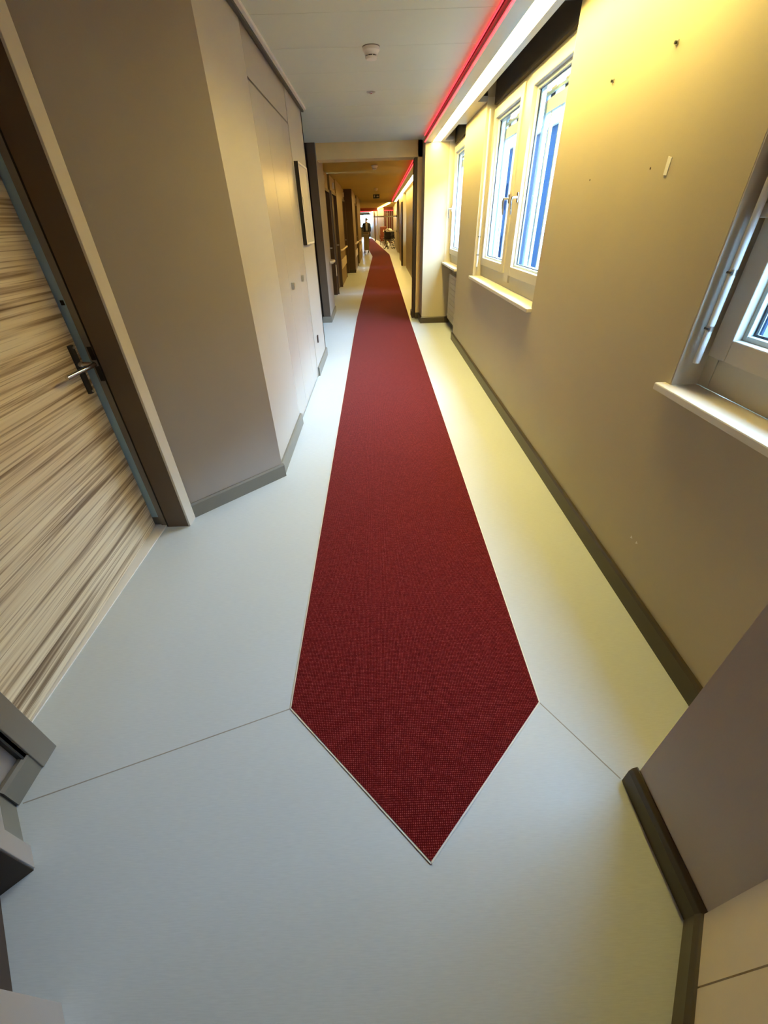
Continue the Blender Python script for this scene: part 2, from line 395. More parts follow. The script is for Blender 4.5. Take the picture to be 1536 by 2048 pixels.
# column before the lintel
struct(MB().box(0.775, 1.165, 7.90, 8.36, 0, 2.62).build('wall_right', 'wall_beige'), 'bright beige column lit by the third window')
struct(MB().box(1.165, 1.345, 7.90, 8.36, 0, 2.62).build('wall_right', 'wall_beige'), 'beige reveal wall beside the third window')
baseboard('baseboard_right', (0.760, 7.90), (1.18, 7.90), 'base_dark', side=-1, label='dark brown baseboard at the foot of the bright column')
baseboard('baseboard_right', (1.165, 7.895), (1.28, 7.895), 'base_dark', side=-1, label='dark baseboard end in the radiator recess corner')
baseboard('baseboard_right', (0.775, 7.882), (0.775, 8.36), 'base_dark', side=1, label='dark baseboard on the corridor side of the bright column')

# ---- soffit with light slot, pockets over the windows
sof = struct(MB().box(0.772, 0.876, 0.3, 7.90, 2.42, 2.435).box(0.988, 1.037, 0.3, 7.90, 2.42, 2.435).box(0.876, 0.988, 0.3, 1.79, 2.42, 2.435).box(0.812, 0.876, 0.3, 7.90, 2.435, 2.60).box(0.988, 1.037, 0.3, 7.90, 2.435, 2.60).box(0.876, 0.988, 0.3, 1.79, 2.435, 2.60).build('trim_2', 'soffit'), 'grey metal soffit carrying the long strip light')
for yy0, yy1 in ((1.56, 3.28), (5.50, 6.62)):
    box('soffit_infill', 'soffit', (1.037, 1.13, yy0, yy1, 2.42, 2.46), sof)
box('soffit_infill', 'soffit', (1.037, 1.165, 7.90 - 0.16, 7.90, 2.42, 2.46), sof)
box('pocket_lid', 'pocket', (1.02, 1.345, 0.2, 8.34, 2.60, 2.66), sof)
box('channel_back', 'red_channel', (0.800, 0.812, 0.3, 7.90, 2.435, 2.50), sof)
# red light line
rl = thing('led_line', 'thin red light line between ceiling and soffit above the right wall', 'light', (0.765, 4.1, 2.42))
box('lower_strip', 'red_led', (0.757, 0.7715, 0.3, 7.90, 2.420, 2.428), rl)
box('upper_strip', 'red_led', (0.757, 0.764, 0.3, 7.90, 2.491, 2.4965), rl)
box('dark_channel', 'red_channel', (0.772, 0.799, 0.3, 7.90, 2.4355, 2.490), rl)
sl = thing('strip_light', 'long bright white strip light in the soffit above the near windows', 'light', (0.93, 4.1, 2.415), 'strip lights')
box('diffuser', 'strip_near', (0.878, 0.986, 1.8, 7.885, 2.436, 2.442), sl)
box('reflector', 'white_paint', (0.877, 0.987, 1.795, 7.89, 2.444, 2.46), sl)
box('end_cap', 'soffit', (0.878, 0.986, 7.886, 7.898, 2.424, 2.442), sl)

# ---- lintel and doorway to the far corridor
struct(MB().box(-0.90, 0.79, 8.36, 8.74, 2.31, 2.62).build('wall_back', 'lintel'), 'beige lintel across the corridor')
struct(MB().box(0.705, 1.44, 8.36, 8.74, 0, 2.62).build('wall_back', 'lintel'), 'beige right jamb below the lintel')
struct(MB().box(0.660, 0.705, 8.44, 8.74, 0, 2.31).build('wall_back', 'brown_dark'), 'dark brown inner lining of the right jamb')
baseboard('baseboard_back', (0.70, 8.36), (0.78, 8.36), 'base_dark', side=-1, label='dark baseboard at the foot of the right jamb')
baseboard('baseboard_back', (0.662, 8.42), (0.662, 8.76), 'base_dark', side=1, label='dark baseboard on the inner lining of the right jamb')
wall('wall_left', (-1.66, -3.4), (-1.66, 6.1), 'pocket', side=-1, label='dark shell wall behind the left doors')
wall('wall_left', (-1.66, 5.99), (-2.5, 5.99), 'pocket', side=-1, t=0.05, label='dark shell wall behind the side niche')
# unseen end wall behind the camera, darkened to cut bounce light
wall('wall_front', (-1.8, -3.3), (1.46, -3.3), 'wall_niche', side=1, label='end wall behind the viewer, darkened to cut bounce light')
struct(MB().box(-1.6, 1.46, -3.5, 8.76, 2.62, 2.70).build('ceiling', 'pocket'), 'ceiling void cover above the near corridor')
struct(MB().box(-3.2, -1.5, 1.9, 8.76, 2.62, 2.70).build('ceiling', 'pocket'), 'ceiling void cover above the side niche')

# ================================================================== WINDOWS
def frame_rect(mb, x0, x1, y0, y1, z0, z1, wy, wz, wyb=None):
    wyb = wyb or wy
    mb.box(x0, x1, y0, y0 + wy, z0, z1); mb.box(x0, x1, y1 - wyb, y1, z0, z1)
    mb.box(x0, x1, y0 + wy, y1 - wyb, z0, z0 + wz); mb.box(x0, x1, y0 + wy, y1 - wyb, z1 - wz, z1)
def win_handle(parent, yc, zc, x):
    ro = MB().box(x - 0.010, x, yc - 0.014, yc + 0.014, zc - 0.035, zc + 0.035).build('handle_plate', 'chrome', parent, 0.003)
    MB().tube([(x - 0.008, yc, zc), (x - 0.050, yc, zc)], 0.010, 10).build('handle_neck', 'chrome', ro, smooth=True)
    MB().tube([(x - 0.048, yc, zc + 0.006), (x - 0.054, yc, zc - 0.02), (x - 0.052, yc, zc - 0.07), (x - 0.046, yc, zc - 0.115)], [0.009, 0.0085, 0.0075, 0.007], 10).build('handle_lever', 'chrome', ro, smooth=True)
def sash(parent, y0, y1, z0, z1, x=1.20):
    mb = MB(); frame_rect(mb, x, x + 0.062, y0, y1, z0, z1, 0.085, 0.072)
    s = mb.build('sash', 'cream_paint', parent, 0.004)
    g0, g1, h0, h1 = y0 + 0.085, y1 - 0.085, z0 + 0.072, z1 - 0.072
    mb = MB(); frame_rect(mb, x + 0.030, x + 0.066, g0, g1, h0, h1, 0.016, 0.016)
    mb.build('glazing_bead', 'daylit_frame', s, 0.002)
    mb = MB(); frame_rect(mb, x + 0.048, x + 0.056, g0 + 0.016, g1 - 0.016, h0 + 0.016, h1 - 0.016, 0.007, 0.007)
    mb.build('spacer', 'black', s)
    box('pane', 'glass', (x + 0.051, x + 0.054, g0 + 0.014, g1 - 0.014, h0 + 0.014, h1 - 0.014), s)
    # outer casement behind the pane
    mb = MB(); frame_rect(mb, 1.302, 1.335, g0 - 0.01, g1 + 0.01, h0 - 0.03, h1 + 0.02, 0.055, 0.04)
    oc = mb.build('outer_casement', 'daylit_frame', s, 0.003)
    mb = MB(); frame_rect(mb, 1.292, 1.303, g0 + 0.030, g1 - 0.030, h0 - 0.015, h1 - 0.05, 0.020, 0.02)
    mb.build('outer_trim', 'shaded_frame', oc)
    ym = (g0 + g1) / 2
    for k, (a, wd, mm) in enumerate(((-0.06, 0.035, 'daylit_frame'), (0.05, 0.02, 'daylit_frame'), (0.25, 0.03, 'daylit_frame'), (-0.25, 0.02, 'daylit_frame'))):
        box('outer_bar', mm, (1.312, 1.330, ym + a, ym + a + wd, h0, h1), oc)
    box('outer_transom', 'white_paint', (1.305, 1.335, g0, g1, h1 - 0.16, h1 - 0.085), oc)
    for k in range(3):
        yy = g0 + (k + 0.5) * (g1 - g0) / 3
        box('shutter_bracket', 'frame_grey', (1.308, 1.332, yy - 0.05, yy + 0.05, h1 - 0.085, h1 - 0.03), oc)
    return s
def guide_rod(parent, x, y, z0, z1, joints):
    rd = MB().tube([(x, y, z0), (x, y, z1)], 0.011, 10).build('guide_rod', 'white_paint', parent, smooth=True)
    for j in joints:
        MB().tube([(x, y, j - 0.008), (x, y, j + 0.008)], 0.0125, 10).build('rod_joint', 'steel', rd, smooth=True)
        box('joint_clip', 'black', (x - 0.014, x - 0.008, y - 0.010, y + 0.010, j - 0.003, j + 0.003), rd)
def window(n, y0, y1, z0, z1, post, handles, label, sill_to=None, rod=True):
    root = struct(empty('window_%d' % n, (1.24, (y0 + y1) / 2, z0)), label)
    mb = MB(); frame_rect(mb, 1.232, 1.30, y0, y1, z0, z1, 0.060, 0.14)
    mb.build('window_frame', 'cream_paint', root, 0.004)
    sashes = []
    edges = [y0 + 0.035] + [e for p in post for e in (p - 0.075, p + 0.075)] + [y1 - 0.035]
    for p in post:
        box('center_post', 'cream_paint', (1.212, 1.30, p - 0.075, p + 0.075, z0 + 0.05, z1 - 0.05), root, 0.003)
    for i in range(0, len(edges), 2):
        sashes.append(sash(root, edges[i] + 0.003, edges[i + 1] - 0.003, z0 + 0.115, z1 - 0.045))
    for yc, si in handles: win_handle(sashes[si], yc, 1.635, 1.20)
    # reveal lining
    box('reveal_lining', 'cream_paint', (1.131, 1.236, y1 - 0.006, y1 + 0.002, z0, 2.45), root)
    box('reveal_lining', 'cream_paint', (1.131, 1.236, y0 - 0.002, y0 + 0.006, z0, 2.45), root)
    MB().box(1.090, 1.235, y0 - 0.01, y1 + 0.035, z0 - 0.028, z0).build('window_sill', 'sill', root, 0.005)
    if rod: guide_rod(root, 1.160, y1 - 0.05, z0 + 0.095, 2.36, (1.165, 1.335))
    # outer reveal
    box('outer_head', 'white_paint', (1.30, 1.344, y0, y1, z1 - 0.05, z1 - 0.005), root)
    box('outer_sill', 'white_paint', (1.30, 1.42, y0, y1, z0 + 0.04, z0 + 0.08), root)
    portal(1.36, y0, y1, z0 + 0.09, z1 - 0.03)
    return root
w1 = window(1, 0.46, 1.56, 0.953, 2.40, [], [], 'nearest window at the right edge with a half lowered blind')
w2 = window(2, 3.28, 5.50, 0.953, 2.40, [4.385], [(4.255, 0), (4.525, 1)], 'second window with two sashes and two chrome handles')
w3 = window(3, 6.62, 7.90, 0.930, 2.40, [], [(7.80, 0)], 'third window before the bright column above the radiator', rod=False)
# roller blind in the nearest window
rb = thing('roller_blind', 'ochre blind half lowered in the nearest right window', 'blind', (1.19, 0.9, 2.36))
box('blind_cloth', 'blind_cloth', (1.186, 1.189, 0.505, 1.515, 1.51, 2.36), rb)
box('bottom_bar', 'cream_paint', (1.174, 1.198, 0.495, 1.528, 1.478, 1.514), rb, 0.003)
MB().tube([(1.187, 0.485, 2.36), (1.187, 1.53, 2.36)], 0.028, 14).build('roller', 'cream_paint', rb, smooth=True)
# radiator in the recess below window 3
rd = thing('radiator', 'beige ribbed radiator panel in the recess below the third window', 'radiator', (1.23, 7.3, 0.1))
box('panel', 'radiator', (1.200, 1.250, 6.72, 7.70, 0.11, 0.78), rd, 0.006)
for k in range(8):
    z = 0.17 + k * 0.075
    box('rib', 'radiator', (1.196, 1.200, 6.74, 7.68, z, z + 0.045), rd, 0.002)
MB().tube([(1.215, 7.74, 0.16), (1.215, 7.66, 0.16)], 0.018, 12).build('valve', 'plastic_white', rd, smooth=True)
MB().tube([(1.215, 6.86, 0.10), (1.180, 6.86, 0.10)], 0.020, 12).build('valve', 'plastic_white', rd, smooth=True)
for yy in (6.85, 7.55): box('bracket', 'radiator', (1.25, 1.259, yy, yy + 0.04, 0.15, 0.70), rd)

# ================================================================== DOORS
# wood grain door
d1 = struct(empty('door_1', (-1.3, 1.36, 0)), 'wood grain door with chrome lever at the left edge')
def leafx(y): return -1.353 - 0.053 * (y - 0.82)
lf = MB().prism([(leafx(0.70), 0.70), (leafx(2.025), 2.025), (leafx(2.025) - 0.045, 2.025), (leafx(0.70) - 0.045, 0.70)], 0.012, 2.10).build('door_leaf', 'zebrano', d1)
# frame, far jamb: window light and shade put into two colours of one taupe
jb = box('jamb', 'brown_shade', (-1.336, -1.212, 2.018, 2.11, 0, 2.14), d1, 0.002)
box('casing', 'casing', (-1.2125, -1.200, 2.017, 2.105, 0, 2.14), d1, 0.002)
box('gasket', 'black', (-1.346, -1.336, 2.022, 2.10, 0, 2.12), jb)
box('rebate', 'frame_grey', (-1.382, -1.346, 2.030, 2.10, 0, 2.12), jb)
box('gasket', 'black', (-1.3425, -1.3395, 2.019, 2.03, 0, 2.12), jb)
box('rebate_strip', 'blue_strip', (-1.50, -1.382, 2.042, 2.10, 0.06, 2.12), jb)
box('rebate_foot', 'frame_grey', (-1.50, -1.382, 2.043, 2.10, 0, 0.06), jb)
box('strike_plate', 'black', (-1.372, -1.352, 2.027, 2.031, 0.90, 0.97), jb)
box('strike_plate', 'black', (-1.372, -1.352, 2.027, 2.031, 1.00, 1.06), jb)
box('latch_slot', 'black', (-1.41, -1.395, 2.039, 2.043, 1.235, 1.255), jb)
# near jamb
jn = box('jamb', 'casing', (-1.336, -1.212, 0.640, 0.722, 0, 2.14), d1, 0.002)
box('casing', 'frame_grey', (-1.2125, -1.203, 0.652, 0.722, 0, 2.14), d1, 0.002)
box('rebate', 'frame_grey', (-1.50, -1.336, 0.62, 0.705, 0, 2.14), jn)
box('shadow_groove', 'black', (-1.2315, -1.212, 0.636, 0.652, 0.095, 2.14), jn)
box('head', 'brown_shade', (-1.50, -1.205, 0.65, 2.10, 2.10, 2.16), d1)
box('threshold', 'edge_strip', (-1.46, -1.352, 0.72, 2.04, 0.0, 0.006), d1)
box('room_back', 'brown_dark', (-1.62, -1.52, 0.5, 2.2, 0, 2.62), d1)
# lever set
yh, zh = 1.975, 0.985
px_ = leafx(yh)
pt = MB().tube([(px_ + 0.003, yh, zh + 0.095), (px_ + 0.003, yh, zh - 0.125)], 0.016, 12).build('handle_plate', 'black', lf, smooth=True)
pt.scale = (1, 1, 1)
MB().tube([(px_ + 0.01, yh, zh + 0.010), (px_ + 0.026, yh, zh + 0.010)], 0.0135, 12).build('rose', 'steel', pt, smooth=True)
MB().tube([(px_, yh, zh + 0.01), (px_ + 0.070, yh + 0.004, zh + 0.01), (px_ + 0.083, yh - 0.006, zh + 0.01), (px_ + 0.085, yh - 0.03, zh + 0.009), (px_ + 0.070, yh - 0.11, zh + 0.005), (px_ + 0.062, yh - 0.185, zh + 0.002)],
          [0.0105, 0.0105, 0.0105, 0.0105, 0.0100, 0.0095], 14).build('lever', 'chrome', pt, smooth=True)
for dz in (0.085, -0.115):
    MB().tube([(px_ + 0.016, yh, zh + dz), (px_ + 0.021, yh, zh + dz)], 0.006, 10).build('screw', 'steel', pt, smooth=True)
# door in the slanted wall at the lower left
d2 = struct(empty('door_2', (-1.05, 0.35, 0)), 'dark door in a grey frame on the slanted wall at the lower left')
u = Vector((0.68, -0.733)).normalized(); nn = Vector((-u.y, u.x)) * -1   # nn points away from the corridor
def dg(a, b): p = Vector((-1.100, 0.430)) + u * a + nn * b; return (p.x, p.y)
MB().prism([dg(0, -0.004), dg(0.072, -0.004), dg(0.072, 0.10), dg(0, 0.10)], 0, 2.1).build('jamb', 'wall_taupe', d2, 0.002)
MB().prism([dg(0.0725, 0.0), dg(0.076, 0.0), dg(0.076, 0.10), dg(0.0725, 0.10)], 0, 2.1).build('reveal', 'brown_dark', d2)
MB().prism([dg(0.07, 0.075), dg(0.50, 0.075), dg(0.50, 0.115), dg(0.07, 0.115)], 0.01, 2.1).build('door_leaf', 'brown_dark', d2)
MB().prism([dg(0.42, -0.004), dg(0.52, -0.004), dg(0.52, 0.10), dg(0.42, 0.10)], 0, 2.1).build('jamb', 'wall_taupe', d2, 0.002)

# ================================================================== CLOSET
cl = thing('built_in_closet', 'pale beige closet with three tall flush doors in the left wall', 'closet', (-0.73, 4.24, 0))
ys = [3.532, 3.955, 4.585, 4.953]
for i in range(3):
    dr = box('closet_door', 'closet_door', (-0.759, -0.7425, ys[i] + 0.002, ys[i + 1] - 0.002, 0.022, 2.226), cl, 0.0012)
    if i > 0:
        yk = ys[i] + (0.075 if i == 1 else 0.015)
        kn = box('knob', 'steel', (-0.7425, -0.717, yk, yk + 0.028, 1.062, 1.092), dr, 0.002)
        box('knob_neck', 'steel', (-0.7425, -0.722, yk + 0.006, yk + 0.014, 1.040, 1.062), kn)
box('top_panel', 'closet_door', (-0.759, -0.7430, 3.532, 4.953, 2.240, 2.478), cl, 0.001)
box('shadow_joint', 'brown_dark', (-0.7598, -0.7450, 3.54, 4.945, 2.2250, 2.2390), cl)
box('plinth', 'base_grey', (-0.7598, -0.746, 3.532, 4.953, 0, 0.020), cl)
# framed board on the closet wall
fb = thing('framed_board', 'white framed notice board mounted on the wall beyond the closet', 'board', (-0.72, 5.3, 1.33))
box('backing', 'wall_closet', (-0.7395, -0.715, 5.03, 5.62, 1.335, 1.975), fb)
mb = MB(); frame_rect(mb, -0.7395, -0.700, 5.02, 5.63, 1.325, 1.985, 0.014, 0.014)
mb.build('frame', 'plastic_white', fb, 0.002)
box('rear_shadow_edge', 'black', (-0.7395, -0.702, 5.012, 5.02, 1.325, 1.985), fb)
box('clip', 'steel', (-0.715, -0.700, 5.10, 5.13, 1.60, 1.72), fb, 0.003)
box('note', 'paper', (-0.715, -0.712, 5.07, 5.10, 1.52, 1.80), fb)
sk = box('wall_socket', 'brown_dark', (-0.7395, -0.728, 5.20, 5.26, 0.33, 0.41), None, 0.004)
tag(sk, 'small dark wall socket low on the wall below the framed board', 'socket')

# ================================================================== CEILING FITTINGS
def smoke(name, c, label, s=1.0, grp='smoke detectors'):
    t = thing(name, label, 'smoke detector', c, grp)
    MB().lathe(c, [(0.060 * s, 0), (0.060 * s, -0.0043 * s)], 28).build('mounting_plate', 'frame_grey', t, smooth=True)
    MB().lathe(c, [(0.058 * s, -0.0043 * s), (0.058 * s, -0.0202 * s), (0.052 * s, -0.0259 * s), (0.047 * s, -0.0302 * s), (0.044 * s, -0.0432 * s)], 28).build('body', 'plastic_white', t, smooth=True)
    MB().lathe(c, [(0.036 * s, -0.0418 * s), (0.036 * s, -0.0518 * s)], 28).build('sensor_slot', 'black', t, smooth=True)
    for k in range(8):
        a = k * math.pi / 4 + 0.2
        MB().tube([(c[0] + 0.041 * s * math.cos(a), c[1] + 0.041 * s * math.sin(a), c[2] - 0.0418 * s), (c[0] + 0.041 * s * math.cos(a), c[1] + 0.041 * s * math.sin(a), c[2] - 0.0510 * s)], 0.003 * s, 6).build('rib', 'plastic_white', t)
    MB().lathe(c, [(0.043 * s, -0.0490 * s), (0.043 * s, -0.0533 * s), (0.036 * s, -0.0619 * s), (0.018 * s, -0.0648 * s), (0.002, -0.0655 * s)], 28).build('cap', 'plastic_white', t, smooth=True)
    return t
smoke('smoke_detector', (0.014, 4.21, ZC), 'white round smoke detector on the near ceiling', 1.02)
dl = thing('sprinkler', 'small chrome sprinkler rosette on the near ceiling', 'sprinkler', (0.004, 5.43, ZC))
MB().lathe((0.004, 5.43, ZC), [(0.042, 0), (0.042, -0.003), (0.034, -0.007)], 24).build('rosette', 'steel', dl, smooth=True)
MB().lathe((0.004, 5.43, ZC), [(0.020, -0.006), (0.018, -0.010), (0.008, -0.013)], 16).build('head', 'chrome', dl, smooth=True)
smoke('smoke_detector', (0.03, 10.6, 2.42), 'smoke detector with dark base ring on the far ceiling', 1.1)
smoke('smoke_detector', (0.08, 17.4, 2.42), 'small smoke detector above the hanging exit sign', 1.0)
smoke('smoke_detector', (0.02, 23.0, 2.42), 'tiny smoke detector behind the hanging exit sign', 1.0)

# ================================================================== CARPET
cp = thing('carpet_runner', 'long red runner carpet with pointed end', 'carpet', (0.1, 0.364, 0))
poly = [(0.101, 0.364), (0.561, 0.825), (0.594, 8.3), (0.762, 26.8), (0.336, 37.0), (-0.375, 55), (-1.35, 55), (-0.66, 37.0), (-0.184, 25.7), (-0.405, 8.4), (-0.378, 0.833)]
MB().prism(poly, 0.0, 0.005).build('pile', 'carpet', cp)
ribbon((0.101, 0.3605), (-0.3805, 0.832), 0.005, 0.0, 0.0035).build('edge_strip', 'edge_strip', cp)
ribbon((0.101, 0.3605), (0.5635, 0.824), 0.005, 0.0, 0.0035).build('edge_strip', 'edge_strip', cp)
ribbon((-0.3805, 0.833), (-0.4075, 8.4), 0.005, 0.0, 0.0035).build('edge_strip', 'edge_strip', cp)
ribbon((0.5635, 0.825), (0.5965, 8.3), 0.005, 0.0, 0.0035).build('edge_strip', 'edge_strip', cp)

# ================================================================== MARKS ON THE RIGHT WALL
for yy, zz in ((2.189, 2.005), (2.681, 2.003)):
    sc_ = MB().tube([(1.131, yy, zz), (1.118, yy, zz)], [0.004, 0.005], 8).build('wall_screw', 'black', None, smooth=True)
    tag(sc_, 'dark screw in the right wall, %s of the upper pair' % ('nearer' if yy < 2.4 else 'farther'), 'screw', 'screws in the right wall')
    box('washer', 'steel', (1.126, 1.1295, yy - 0.007, yy + 0.007, zz - 0.006, zz + 0.006), sc_)
for yy, zz in ((2.141, 1.647), (2.714, 1.648)):
    MB().tube([(1.1305, yy, zz), (1.1285, yy, zz)], 0.004, 8).build('screw_hole', 'brown_dark', wr1)
tp = MB(); b0 = 2.018; z0 = 1.644
tp.v = [(1.1295, b0 - 0.010, z0 - 0.028), (1.1295, b0 + 0.012, z0 - 0.026), (1.1295, b0 + 0.012, z0 + 0.030), (1.1295, b0 - 0.014, z0 + 0.024),
        (1.1275, b0 - 0.010, z0 - 0.028), (1.1275, b0 + 0.012, z0 - 0.026), (1.1275, b0 + 0.012, z0 + 0.030), (1.1275, b0 - 0.014, z0 + 0.024)]
tp.f = [(0, 1, 2, 3), (4, 5, 6, 7), (0, 1, 5, 4), (1, 2, 6, 5), (2, 3, 7, 6), (3, 0, 4, 7)]
tag(tp.build('tape_scrap', 'paper'), 'small pale scrap of tape on the right wall between the windows', 'tape')
for yy, zz in ((1.430, 0.290), (1.387, 0.293)):
    t_ = MB(); t_.v = [(1.1294, yy - 0.008, zz), (1.1294, yy + 0.004, zz + 0.008), (1.1294, yy + 0.007, zz - 0.008), (1.131, yy - 0.008, zz), (1.131, yy + 0.004, zz + 0.008), (1.131, yy + 0.007, zz - 0.008)]
    t_.f = [(0, 1, 2), (3, 4, 5), (0, 1, 4, 3), (1, 2, 5, 4), (2, 0, 3, 5)]
    t_.build('paint_chip', 'paper', wr0)

# ================================================================== FAR CORRIDOR
def rx(y): return 1.14 + 0.0115 * (y - 8.4)      # right wall line of the far corridor
def lx(y):
    return -0.75 + 0.0115 * (y - 20)
FZ = 2.42
# left side: recessed brown doors, wall pieces, pilasters
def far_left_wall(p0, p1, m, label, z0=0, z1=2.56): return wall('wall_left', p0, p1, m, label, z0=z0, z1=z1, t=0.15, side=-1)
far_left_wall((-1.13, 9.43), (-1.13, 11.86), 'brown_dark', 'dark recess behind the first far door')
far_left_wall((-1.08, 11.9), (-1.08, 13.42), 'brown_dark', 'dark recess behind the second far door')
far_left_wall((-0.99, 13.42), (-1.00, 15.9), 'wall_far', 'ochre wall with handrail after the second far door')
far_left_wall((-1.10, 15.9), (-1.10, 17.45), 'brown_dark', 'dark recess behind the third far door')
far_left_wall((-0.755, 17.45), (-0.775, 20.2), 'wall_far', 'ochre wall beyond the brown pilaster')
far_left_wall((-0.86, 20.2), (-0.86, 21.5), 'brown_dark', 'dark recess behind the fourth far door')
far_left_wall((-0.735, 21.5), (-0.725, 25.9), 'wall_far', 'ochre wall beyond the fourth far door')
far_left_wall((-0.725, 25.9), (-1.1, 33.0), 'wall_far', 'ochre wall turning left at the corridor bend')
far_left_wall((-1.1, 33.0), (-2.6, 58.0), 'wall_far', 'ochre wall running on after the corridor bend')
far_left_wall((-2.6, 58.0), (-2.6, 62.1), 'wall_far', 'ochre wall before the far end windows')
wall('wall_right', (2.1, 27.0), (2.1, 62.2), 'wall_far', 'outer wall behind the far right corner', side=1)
wall('wall_right', (1.6, 28.3), (2.15, 28.3), 'wall_far', 'return wall behind the last far right pier', side=-1)
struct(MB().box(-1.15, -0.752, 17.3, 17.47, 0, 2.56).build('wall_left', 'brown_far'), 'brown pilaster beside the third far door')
baseboard('baseboard_left', (-1.03, 17.3), (-0.74, 17.3), 'base_dark', side=-1, label='dark baseboard at the foot of the brown pilaster')
def far_door(n, y0, y1, xw, xf, label):
    t = struct(empty('door_%d' % n, (xw, (y0 + y1) / 2, 0)), label)
    box('door_leaf', 'brown_dark', (xw, xw + 0.03, y0 + 0.06, y1 - 0.10, 0.01, 2.08), t)
    box('jamb', 'brown_far', (xw, xf, y1 - 0.08, y1, 0, 2.12), t, 0.004)
    box('jamb', 'brown_far', (xw, xf, y0, y0 + 0.05, 0, 2.12), t, 0.004)
    hd = box('head_panel', 'wall_far', (xw, xf - 0.03, y0 + 0.05, y1 - 0.08, 2.12, 2.40), t)
    box('head', 'brown_dark', (xw, xf - 0.01, y0 + 0.05, y1 - 0.08, 2.07, 2.12), t)
    box('number_plate', 'paper', (xf - 0.03, xf + 0.015, (y0 + y1) / 2, (y0 + y1) / 2 + 0.03, 2.18, 2.30), hd)
    lv = MB().tube([(xw + 0.03, y1 - 0.22, 1.02), (xw + 0.085, y1 - 0.22, 1.02), (xw + 0.085, y1 - 0.34, 1.02)], 0.011, 8).build('lever', 'steel', t, smooth=True)
    return t
far_door(3, 9.45, 11.86, -1.13, -1.01, 'first dark brown door of the far left wall')
far_door(4, 11.90, 13.42, -1.08, -0.975, 'second dark brown door of the far left wall')
far_door(5, 15.92, 17.29, -1.10, -0.985, 'third dark brown door beside the brown pilaster')
far_door(6, 20.22, 21.48, -0.86, -0.745, 'fourth dark brown door of the far left wall')
box('kick_plate', 'plastic_white', (-1.005, -0.995, 11.76, 11.86, 0.42, 0.66), bpy.data.objects['door_3'])
def handrail(y0, y1, x, z, label):
    t = thing('handrail', label, 'handrail', (x, (y0 + y1) / 2, z), 'pale handrails on the far left wall')
    MB().tube([(x, y0 - 0.02, z), (x + 0.055, y0 + 0.03, z), (x + 0.06, y1 - 0.03, z), (x, y1 + 0.02, z)], 0.028, 10).build('rail', 'handrail', t, smooth=True)
    for f in (0.25, 0.75):
        yy = y0 + (y1 - y0) * f
        MB().tube([(x - 0.01, yy, z - 0.01), (x + 0.055, yy, z - 0.01)], 0.012, 8).build('bracket', 'steel', t)
def bumper(y0, y1, x, z0, z1, label):
    o = MB().box(x, x + 0.022, y0, y1, z0, z1).build('bumper_board', 'handrail', None, 0.006)
    tag(o, label, 'bumper board', 'pale bumper boards on the far left wall')
handrail(9.0, 9.40, -0.885, 0.90, 'short stub of pale handrail on the pilaster beyond the lintel')
handrail(13.6, 15.8, -0.99, 0.88, 'pale handrail between the second and third far doors')
handrail(18.2, 20.1, -0.765, 0.86, 'pale handrail just beyond the brown pilaster')
handrail(21.7, 25.6, -0.73, 0.84, 'farthest pale handrail along the left wall')
bumper(13.6, 15.8, -0.99, 0.42, 0.64, 'pale bumper board between the second and third far doors')
bumper(18.2, 20.1, -0.765, 0.42, 0.64, 'pale bumper board just beyond the brown pilaster')
bumper(21.7, 25.6, -0.724, 0.42, 0.64, 'farthest pale bumper board along the left wall')

# right side: piers, windows, parapets
piers = [(8.74, 9.8, 0.78), (9.8, 11.7, 1.09), (12.3, 15.4, 1.10), (15.4, 18.8, 1.14), (19.4, 23.2, 1.10), (23.2, 28.4, 1.30)]
plabels = ['narrow beige pier right behind the doorway jamb', 'set back beige wall behind the narrow pier', 'first beige pier of the far right wall', 'second beige pier of the far right wall', 'third beige pier of the far right wall', 'last beige pier of the far right wall before the bend']
for (a, b, x), lb in zip(piers, plabels):
    struct(MB().prism([(x, a), (x + 0.012 * (b - a), b), (1.75, b), (1.75, a)], 0, 2.56).build('wall_right', 'wall_beige'), lb)
wn = 4
for k, (a, b) in enumerate(((11.7, 12.3), (18.8, 19.4))):
    x = rx((a + b) / 2) + 0.06
    struct(MB().box(x, 1.75, a, b, 0, 0.92).build('wall_right', 'wall_beige'), '%s beige parapet below the far right windows' % ['first', 'second', 'third', 'fourth'][k])
    struct(MB().box(x, 1.75, a, b, 2.38, 2.56).build('wall_right', 'pocket'), '%s dark head above the far right windows' % ['first', 'second', 'third', 'fourth'][k])
    t = struct(empty('window_%d' % wn, (x, (a + b) / 2, 0.92)), '%s bright window of the far right wall' % ['first', 'second', 'third', 'fourth'][k]); wn += 1
    mb = MB(); frame_rect(mb, x + 0.10, x + 0.16, a, b, 0.92, 2.38, 0.10, 0.10); mb.build('window_frame', 'cream_paint', t)
    box('center_post', 'cream_paint', (x + 0.09, x + 0.16, (a + b) / 2 - 0.08, (a + b) / 2 + 0.08, 1.0, 2.3), t)
    for (p, q) in ((a + 0.10, (a + b) / 2 - 0.08), ((a + b) / 2 + 0.08, b - 0.10)):
        box('pane', 'glass', (x + 0.12, x + 0.124, p, q, 1.02, 2.28), t)
    box('window_sill', 'sill', (x - 0.04, x + 0.10, a, b, 0.895, 0.92), t, 0.004)
    portal(x + 0.24, a, b, 0.95, 2.35)
# dark door frames set into the far right wall
for k, (ya, lb) in enumerate(((19.46, 'narrow dark door post on the third far right pier'), (24.6, 'narrow dark door post on the last far right pier'))):
    xx = 1.10 + 0.012 * (ya - 19.4) if k == 0 else 1.30 + 0.012 * (ya - 23.2)
    o = box('door_post', 'brown_dark', (xx - 0.06, xx - 0.001, ya, ya + (0.35 if k == 0 else 0.9), 0, 2.1), None, 0.004)
    tag(o, lb, 'door post', 'dark door posts')
